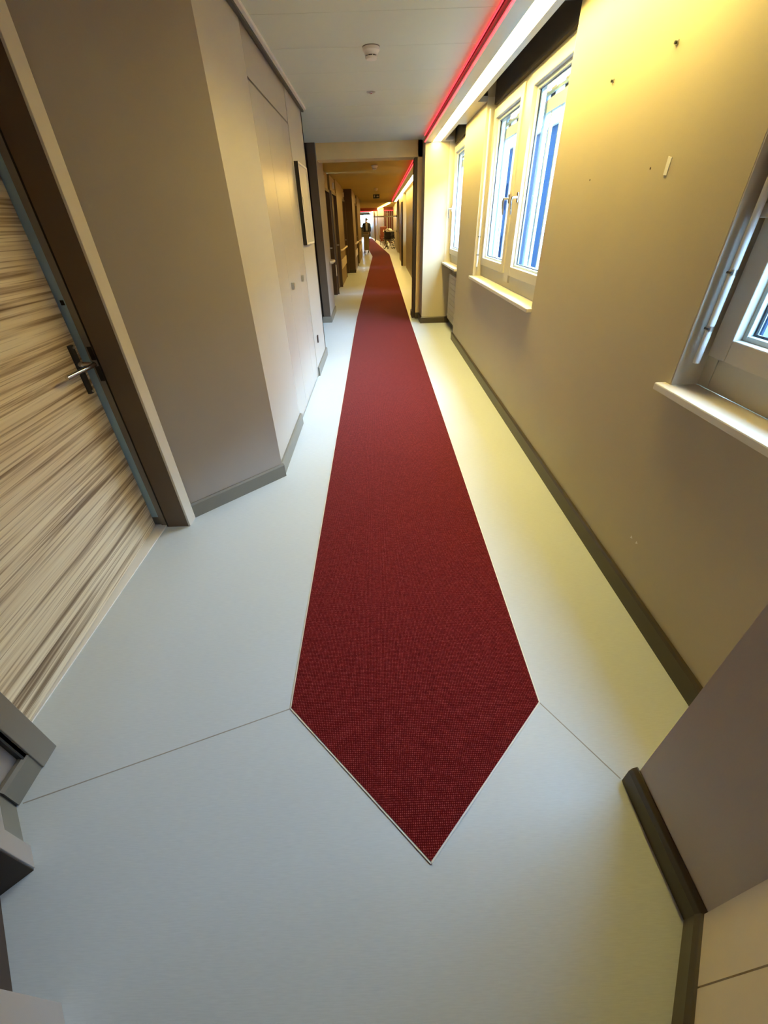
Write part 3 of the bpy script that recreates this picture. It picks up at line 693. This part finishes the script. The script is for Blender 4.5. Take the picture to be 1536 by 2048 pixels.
# soffit and lights of the far corridor
def slanted(x0, x1, ya, yb, z0, z1, k=0.0115): return MB().prism([(x0, ya), (x1, ya), (x1 + k * (yb - ya), yb), (x0 + k * (yb - ya), yb)], z0, z1)
fs = struct(slanted(0.745, 1.10, 8.74, 27.2, 2.35, 2.46).build('trim_3', 'soffit'), 'grey soffit along the far right wall')
slanted(1.10, 1.74, 8.74, 27.2, 2.40, 2.56).build('soffit_infill', 'soffit', fs)
fl_ = thing('strip_light', 'bright strip light receding along the far corridor ceiling', 'light', (0.9, 18, 2.34), 'strip lights')
slanted(0.86, 0.965, 8.8, 27.0, 2.345, 2.3495).build('diffuser', 'strip_far', fl_)
slanted(0.85, 0.86, 8.8, 27.0, 2.344, 2.352).build('rim', 'soffit', fl_)
fr = thing('led_line', 'thin red light line receding along the far corridor ceiling', 'light', (0.73, 18, 2.35))
slanted(0.733, 0.7445, 8.8, 27.0, 2.352, 2.366).build('lower_strip', 'red_led', fr)
slanted(0.738, 0.7445, 8.8, 27.0, 2.366, 2.405).build('dark_channel', 'red_channel', fr)
slanted(0.734, 0.7445, 8.8, 27.0, 2.405, 2.415).build('upper_strip', 'red_led', fr)
# exit sign
es = thing('exit_sign', 'small dark exit sign hanging from the far ceiling', 'sign', (0.11, 20.5, 2.27), None)
box('panel', 'sign_green', (-0.035, 0.22, 20.49, 20.53, 2.265, 2.395), es, 0.004)
for x in (0.03, 0.15): MB().tube([(x, 20.51, 2.39), (x, 20.51, 2.42)], 0.006, 6).build('hanger', 'steel', es)
ar = MB(); ar.prism([(0.10, 20.482), (0.19, 20.482), (0.19, 20.489), (0.10, 20.489)], 2.322, 2.338)
ar.build('arrow_shaft', 'paper', es)
a2 = MB(); a2.v = [(0.145, 20.482, 2.30), (0.145, 20.482, 2.36), (0.10, 20.482, 2.33), (0.145, 20.489, 2.30), (0.145, 20.489, 2.36), (0.10, 20.489, 2.33)]
a2.f = [(0, 1, 2), (3, 4, 5), (0, 1, 4, 3), (1, 2, 5, 4), (2, 0, 3, 5)]
a2.build('arrow_head', 'paper', es)
rm = MB(); rm.box(0.0, 0.028, 20.482, 20.489, 2.30, 2.36).box(0.034, 0.046, 20.482, 20.489, 2.325, 2.345).box(0.008, 0.02, 20.482, 20.489, 2.362, 2.374)
rm.build('running_figure', 'paper', es)

# ---- after the bend
struct(MB().prism([(1.28, 28.4), (1.42, 28.4), (1.62, 40.2), (1.48, 40.2)], 0, 2.56).build('wall_right', 'wall_beige'), 'beige right wall of the widened corner after the bend')
gp = thing('glass_partition', 'dark maroon glazed partition across the far right corner', 'partition', (1.1, 40, 0))
box('panel', 'maroon', (0.72, 1.50, 40.0, 40.08, 0, 2.3), gp)  # red reflection on dark glass put into the maroon colour
for x in (0.74, 0.90, 1.02, 1.18, 1.34, 1.46): box('mullion', 'steel', (x, x + 0.02, 39.97, 40.0, 0.1, 2.2), gp)
rf = thing('red_fascia', 'glowing red fascia band under the far ceiling after the bend', 'fascia', (0.2, 41, 2.2))
box('board', 'red_leather', (-1.4, 0.24, 40.6, 40.7, 2.22, 2.419), rf)
box('board', 'red_leather', (0.72, 1.46, 39.70, 39.80, 2.22, 2.419), rf)
box('light_line', 'red_led', (0.72, 1.46, 39.67, 39.70, 2.19, 2.22), rf)
box('light_line', 'red_led', (-1.4, 0.24, 40.57, 40.6, 2.19, 2.22), rf)
fw = [((0.72, 40.1), (0.30, 47.0)), ((0.22, 48.2), (-0.02, 52.5)), ((-0.10, 53.6), (-0.55, 60.0))]
for k, (p, q) in enumerate(fw):
    wall('wall_right', p, q, 'wall_beige', '%s bright beige pier of the right wall after the bend' % ['first', 'second', 'third'][k], z1=2.56, t=0.4, side=1)
fl2 = thing('strip_light', 'short bright strip light after the corridor bend', 'light', (0.3, 48, 2.36), 'strip lights')
MB().prism([(0.84, 30.0), (0.94, 30.0), (-0.50, 58), (-0.60, 58)], 2.37, 2.40).build('diffuser', 'strip_end', fl2)
MB().prism([(0.82, 30.0), (0.84, 30.0), (-0.60, 58), (-0.62, 58)], 2.365, 2.40).build('rim', 'soffit', fl2)
# far bright window wall
struct(MB().box(-6, 2.2, 62.0, 62.2, 0, 1.0).build('wall_back', 'wall_far'), 'low wall below the far end windows')
struct(MB().box(-6, 2.2, 62.0, 62.2, 2.3, 2.7).build('wall_back', 'wall_far'), 'head above the far end windows')
struct(MB().box(-0.5, 2.2, 62.0, 62.2, 0.7, 2.3).build('wall_back', 'wall_far'), 'wall right of the far end windows')
struct(MB().box(-6, -2.3, 62.0, 62.2, 0.7, 2.3).build('wall_back', 'wall_far'), 'wall left of the far end windows')
t = struct(empty('window_8', (-1.5, 62, 0.7)), 'bright window at the far end of the corridor')
mb = MB(); frame_rect(mb, -6, -0.5, 61.98, 62.06, 0.7, 2.3, 0.08, 0.08); mb = MB()
mb.box(-6, -0.5, 62.0, 62.06, 0.7, 0.78).box(-6, -0.5, 62.0, 62.06, 2.22, 2.3).box(-6, -0.5, 62.0, 62.06, 1.0, 1.06)
mb.build('window_frame', 'frame_grey', t)
for x in (-2.4, -1.9, -1.45, -1.2, -0.9, -0.58): box('mullion', 'frame_grey', (x, x + 0.06, 62.0, 62.06, 0.78, 2.22), t)
box('pane', 'glass', (-6, -0.5, 62.08, 62.084, 0.7, 2.3), t)
po = box('door_post', 'brown_shade', (-0.05, 0.05, 46.9, 47.0, 0, 2.25), None, 0.005)
tag(po, 'tall slim brown post standing beyond the wheelchair', 'door post')

# ---- grab bars, stands, furniture in the far corner
def bar(x0, x1, z, label):
    t = thing('grab_bar', label, 'bar', (x1, 28.9, z), 'steel bars across the far corner')
    MB().tube([(x0, 28.9, z), (x1, 28.9, z)], 0.028, 10).build('rail', 'steel', t, smooth=True)
    MB().tube([(x1 - 0.02, 28.9, z), (x1 + 0.03, 28.9, z)], 0.055, 12).build('flange', 'brown_dark', t, smooth=True)
    MB().tube([(x0 - 0.03, 28.9, z), (x0 + 0.02, 28.9, z)], 0.04, 10).build('end_knob', 'black', t, smooth=True)
bar(-0.02, 1.28, 1.74, 'upper steel bar reaching across the far corridor corner')
bar(0.62, 1.28, 1.04, 'lower steel bar reaching across the far corridor corner')
iv = thing('drip_stand', 'slim steel drip stand behind the wheelchair', 'stand', (0.98, 39.2, 0))
MB().tube([(0.98, 39.2, 0.06), (0.98, 39.2, 2.0)], 0.022, 10).build('pole', 'chrome', iv, smooth=True)
for k in range(5):
    a = k * 2 * math.pi / 5
    lg = MB().tube([(0.98, 39.2, 0.12), (0.98 + 0.3 * math.cos(a), 39.2 + 0.3 * math.sin(a), 0.08)], 0.016, 8).build('leg', 'chrome', iv)
    MB().tube([(0.98 + 0.3 * math.cos(a) - 0.01, 39.2 + 0.3 * math.sin(a), 0.04), (0.98 + 0.3 * math.cos(a) + 0.015, 39.2 + 0.3 * math.sin(a), 0.04)], 0.04, 10).build('caster', 'rubber', lg)
MB().tube([(0.86, 39.2, 1.9), (0.86, 39.2, 2.0), (1.10, 39.2, 2.0), (1.10, 39.2, 1.9)], 0.012, 8).build('hook_bar', 'chrome', iv)

def wheelchair(x, y, rz, label):
    t = thing('wheelchair', label, 'wheelchair', (0, 0, 0), 'wheelchairs in the far corner')
    sw, sd = 0.24, 0.22
    box('seat', 'cloth_dark', (-sw, sw, -sd, sd, 0.47, 0.51), t, 0.01)
    box('backrest', 'cloth_dark', (-sw, sw, sd - 0.03, sd + 0.01, 0.52, 0.92), t, 0.01)
    for s in (-1, 1):
        X = s * (sw + 0.05)
        wh = MB().torus((X, 0.10, 0.30), (1, 0, 0), 0.285, 0.018, 24, 6).build('wheel', 'rubber', t, smooth=True)
        MB().torus((X + s * 0.025, 0.10, 0.30), (1, 0, 0), 0.255, 0.010, 24, 6).build('push_rim', 'chrome', wh, smooth=True)
        sp = MB()
        for k in range(8):
            a = k * math.pi / 4
            sp.tube([(X, 0.10, 0.30), (X, 0.10 + 0.27 * math.cos(a), 0.30 + 0.27 * math.sin(a))], 0.005, 5)
        sp.build('spokes', 'chrome', wh)
        cs = MB().torus((s * sw, -0.34, 0.09), (1, 0, 0), 0.07, 0.02, 16, 6).build('caster', 'rubber', t, smooth=True)
        MB().tube([(s * sw, 0.23, 0.30), (s * sw, 0.23, 0.98), (s * sw, 0.36, 0.99)], 0.014, 8).build('push_handle', 'chrome', t, smooth=True)
        MB().tube([(s * sw, 0.22, 0.48), (s * sw, -0.24, 0.48), (s * sw, -0.32, 0.20), (s * sw, -0.34, 0.09)], 0.013, 8).build('side_frame', 'chrome', t, smooth=True)
        box('armrest', 'cloth_dark', (X - s * 0.05 - 0.03, X - s * 0.05 + 0.03, -0.16, 0.18, 0.70, 0.74), t, 0.01)
        MB().tube([(s * (sw - 0.04), -0.26, 0.46), (s * (sw - 0.04), -0.42, 0.16)], 0.012, 8).build('leg_hanger', 'chrome', t)
        box('footplate', 'plastic_white', (s * 0.11 - 0.09, s * 0.11 + 0.09, -0.54, -0.38, 0.13, 0.16), t, 0.006)
    t.location = (x, y, 0); t.rotation_euler = (0, 0, rz)
    return t
wheelchair(0.90, 32.6, 0.4, 'nearest wheelchair standing beside the runner at the bend')
wheelchair(1.08, 34.9, -0.2, 'second wheelchair in front of the maroon partition')
wheelchair(0.98, 37.2, 0.3, 'farther wheelchair close to the maroon partition')
pw = MB()
for i in range(9):
    for j in range(7):
        pw.v.append((0.68 + 0.055 * i, 32.55 + 0.05 * j, 1.06 + 0.05 * math.sin(i * 0.8) * math.cos(j * 0.9) - 0.008 * (i - 4) ** 2 * 0.6))
for i in range(8):
    for j in range(6):
        pw.f.append((i * 7 + j, (i + 1) * 7 + j, (i + 1) * 7 + j + 1, i * 7 + j + 1))
bl = pw.build('folded_blanket', 'paper', None, smooth=True); md = bl.modifiers.new('thick', 'SOLIDIFY'); md.thickness = 0.05
tag(bl, 'white folded blanket lying on top of the nearest wheelchair', 'blanket')
ac = thing('armchair', 'red brown armchair against the wall after the bend', 'chair', (0.36, 38.6, 0))
box('seat', 'red_leather', (0.40, 0.92, 38.3, 38.9, 0.26, 0.48), ac, 0.03)
box('backrest', 'red_leather', (0.40, 0.92, 38.85, 39.02, 0.44, 1.20), ac, 0.04)
for x in (0.34, 0.88): box('armrest', 'red_leather', (x, x + 0.10, 38.3, 38.95, 0.40, 0.66), ac, 0.02)
for x in (0.42, 0.90):
    for y in (38.34, 38.92): MB().tube([(x, y, 0), (x, y, 0.28)], 0.022, 8).build('leg', 'brown_dark', ac)

# linen cart
lc = thing('linen_cart', 'tall beige linen cart on casters beside the left handrail', 'cart', (-0.55, 29.2, 0))
box('body', 'cart_beige', (-0.69, -0.40, 28.9, 29.6, 0.14, 1.00), lc, 0.012)
box('lid', 'cart_beige', (-0.705, -0.385, 28.88, 29.62, 1.00, 1.03), lc, 0.006)
box('door_seam', 'brown_dark', (-0.552, -0.546, 28.897, 28.9, 0.18, 0.97), lc)
MB().tube([(-0.70, 28.87, 0.92), (-0.70, 28.82, 0.92), (-0.39, 28.82, 0.92), (-0.39, 28.87, 0.92)], 0.014, 8).build('push_bar', 'steel', lc, smooth=True)
for x in (-0.66, -0.43):
    for y in (28.96, 29.54):
        f = MB().tube([(x, y, 0.14), (x, y, 0.07)], 0.014, 8).build('caster_fork', 'steel', lc)
        MB().tube([(x - 0.018, y, 0.06), (x + 0.018, y, 0.06)], 0.06, 14).build('caster_wheel', 'rubber', f, smooth=True)

# ---- person far down the corridor
def person(loc, rz):
    root = thing('person', 'person in dark open jacket over a light shirt beyond the linen cart', 'person', (0, 0, 0))
    V = []; E = []; Rr = []
    def add(p, r, par=None):
        V.append(p); Rr.append(r); i = len(V) - 1
        if par is not None: E.append((par, i))
        return i
    pelvis = add((0, 0, 0.95), (0.16, 0.11)); belly = add((0, 0, 1.10), (0.15, 0.105), pelvis)
    chest = add((0, 0.01, 1.30), (0.18, 0.12), belly); neck0 = add((0, 0.02, 1.46), (0.085, 0.07), chest)
    neck = add((0, 0.01, 1.53), (0.055, 0.055), neck0); h0 = add((0, -0.01, 1.60), (0.075, 0.085), neck); h1 = add((0, -0.01, 1.69), (0.072, 0.088), h0); add((0, 0, 1.75), (0.045, 0.055), h1)
    hands = []
    for s in (-1, 1):
        sh = add((s * 0.20, 0.02, 1.42), (0.065, 0.065), neck0); el = add((s * 0.27, 0.03, 1.14), (0.048, 0.048), sh)
        wr = add((s * 0.26, -0.10, 0.92), (0.030, 0.032), el); pm = add((s * 0.255, -0.13, 0.85), (0.022, 0.040), wr)
        hands.append((s, pm))
        hp = add((s * 0.10, 0, 0.88), (0.10, 0.10), pelvis); kn = add((s * 0.11, -0.03 * s, 0.50), (0.065, 0.065), hp)
        an = add((s * 0.11, 0.05 * s + 0.02, 0.09), (0.042, 0.045), kn); add((s * 0.12, 0.05 * s - 0.13, 0.035), (0.042, 0.032), an)
        for q, (o, ln) in enumerate(((-0.03, 0.07), (-0.01, 0.08), (0.010, 0.078), (0.030, 0.062))):
            b = add((s * 0.255, -0.15 + o, 0.80), (0.009, 0.009), pm); m_ = add((s * 0.25, -0.155 + o, 0.80 - ln * 0.55), (0.0085, 0.0085), b); add((s * 0.235, -0.15 + o, 0.80 - ln), (0.007, 0.007), m_)
        tb = add((s * 0.245, -0.175, 0.845), (0.010, 0.010), pm); add((s * 0.235, -0.195, 0.80), (0.009, 0.009), tb)
    me = bpy.data.meshes.new('body'); me.from_pydata(V, E, [])
    o = bpy.data.objects.new('body', me); C.objects.link(o); o.parent = root
    sk = o.modifiers.new('skin', 'SKIN'); sk.use_smooth_shade = True
    me.skin_vertices[0].data[0].use_root = True
    for i, r in enumerate(Rr): me.skin_vertices[0].data[i].radius = r
    sb = o.modifiers.new('sub', 'SUBSURF'); sb.levels = 2; sb.render_levels = 2
    # one material, coloured by height on the body (skin / shirt / trousers)
    m = bpy.data.materials.new('body_clothes'); m.use_nodes = True; nt = m.node_tree; b = nt.nodes['Principled BSDF']; b.inputs['Roughness'].default_value = 0.8
    tc = nt.nodes.new('ShaderNodeTexCoord'); sx = nt.nodes.new('ShaderNodeSeparateXYZ'); nt.links.new(tc.outputs['Object'], sx.inputs[0])
    mr = nt.nodes.new('ShaderNodeMapRange'); mr.inputs[1].default_value = 0; mr.inputs[2].default_value = 1.8; nt.links.new(sx.outputs['Z'], mr.inputs[0])
    rp = nt.nodes.new('ShaderNodeValToRGB'); rp.color_ramp.interpolation = 'CONSTANT'; cr = rp.color_ramp
    cr.elements[0].position = 0; cr.elements[0].color = (0.012, 0.012, 0.013, 1)
    cr.elements[1].position = 0.05; cr.elements[1].color = (0.05, 0.05, 0.06, 1)
    for p, c in ((0.415, (0.50, 0.30, 0.20, 1)), (0.50, (0.05, 0.05, 0.06, 1)), (0.55, (0.42, 0.42, 0.42, 1)), (0.82, (0.50, 0.30, 0.20, 1))):
        e = cr.elements.new(p); e.color = c
    nt.links.new(mr.outputs[0], rp.inputs[0]); nt.links.new(rp.outputs[0], b.inputs['Base Color'])
    me.materials.append(m)
    # jacket: open shell with two front panels, back and sleeves
    jk = MB(); n = 16
    rings = [(0.86, 0.205, 0.155), (1.05, 0.200, 0.150), (1.28, 0.225, 0.158), (1.42, 0.205, 0.125), (1.475, 0.11, 0.09)]
    for z, a, c in rings:
        for k in range(n + 1):
            t_ = math.radians(-90 + 22 + (316) * k / n)
            jk.v.append((a * math.cos(t_), 0.015 + c * math.sin(t_), z))
    for i in range(len(rings) - 1):
        for k in range(n): jk.f.append((i * (n + 1) + k, i * (n + 1) + k + 1, (i + 1) * (n + 1) + k + 1, (i + 1) * (n + 1) + k))
    for s in (-1, 1): jk.tube([(s * 0.18, 0.02, 1.44), (s * 0.23, 0.025, 1.36), (s * 0.275, 0.03, 1.14), (s * 0.265, -0.09, 0.94)], [0.075, 0.082, 0.064, 0.050], 10)
    j = jk.build('jacket', 'cloth_dark', root, smooth=True); sd = j.modifiers.new('thick', 'SOLIDIFY'); sd.thickness = 0.012
    hr = MB(); hr.lathe((0, 0.012, 1.66), [(0.088, -0.04), (0.097, 0.02), (0.090, 0.07), (0.060, 0.105), (0.01, 0.115)], 16)
    hr.build('hair', 'hair', root, smooth=True)
    # face: eyes, nose, mouth, ears
    for s in (-1, 1):
        MB().lathe((s * 0.032, -0.098, 1.655), [(0.002, -0.008), (0.009, 0), (0.002, 0.008)], 8).build('eye', 'hair', root)
        MB().lathe((s * 0.088, 0.0, 1.64), [(0.004, -0.03), (0.014, 0), (0.012, 0.02), (0.004, 0.03)], 8).build('ear', 'skin', root)
    nz = MB(); nz.v = [(-0.014, -0.095, 1.615), (0.014, -0.095, 1.615), (0, -0.125, 1.62), (0, -0.095, 1.66)]; nz.f = [(0, 1, 2), (0, 2, 3), (1, 3, 2), (0, 3, 1)]; nz.build('nose', 'skin', root)
    box('mouth', 'red_leather', (-0.022, 0.022, -0.099, -0.090, 1.583, 1.592), root)
    root.location = loc; root.rotation_euler = (0, 0, rz)
person((-0.64, 37.6, 0.0), 0.15)

# ---- outside ground
g_ = struct(MB().box(1.8, 40, -20, 80, -6.2, -6.0).build('ground', 'outside'), 'grey ground outside below the windows')

# ---- building across the street, added to block the low sky
bd = thing('building', 'dark building across the street, added to block the low sky', 'building', (10.5, 20, -6))
box('facade_wall', 'facade', (10.2, 10.8, -25, 85, -6.0, 5.6), bd)
box('roof_edge', 'frame_grey', (10.0, 10.8, -25, 85, 5.6, 5.8), bd)
wm = None
for r_ in range(3):
    for c_ in range(26):
        yy = -20 + c_ * 4; zz = -4.6 + r_ * 3.3
        if wm is None:
            wm = MB().box(-0.04, 0.05, -0.6, 0.6, 0, 1.6).build('facade_window', 'facade_glass', bd); o_ = wm
        else:
            o_ = wm.copy(); C.objects.link(o_)
        o_.parent = bd; o_.matrix_parent_inverse = bd.matrix_world.inverted(); o_.location = (10.2, yy, zz)
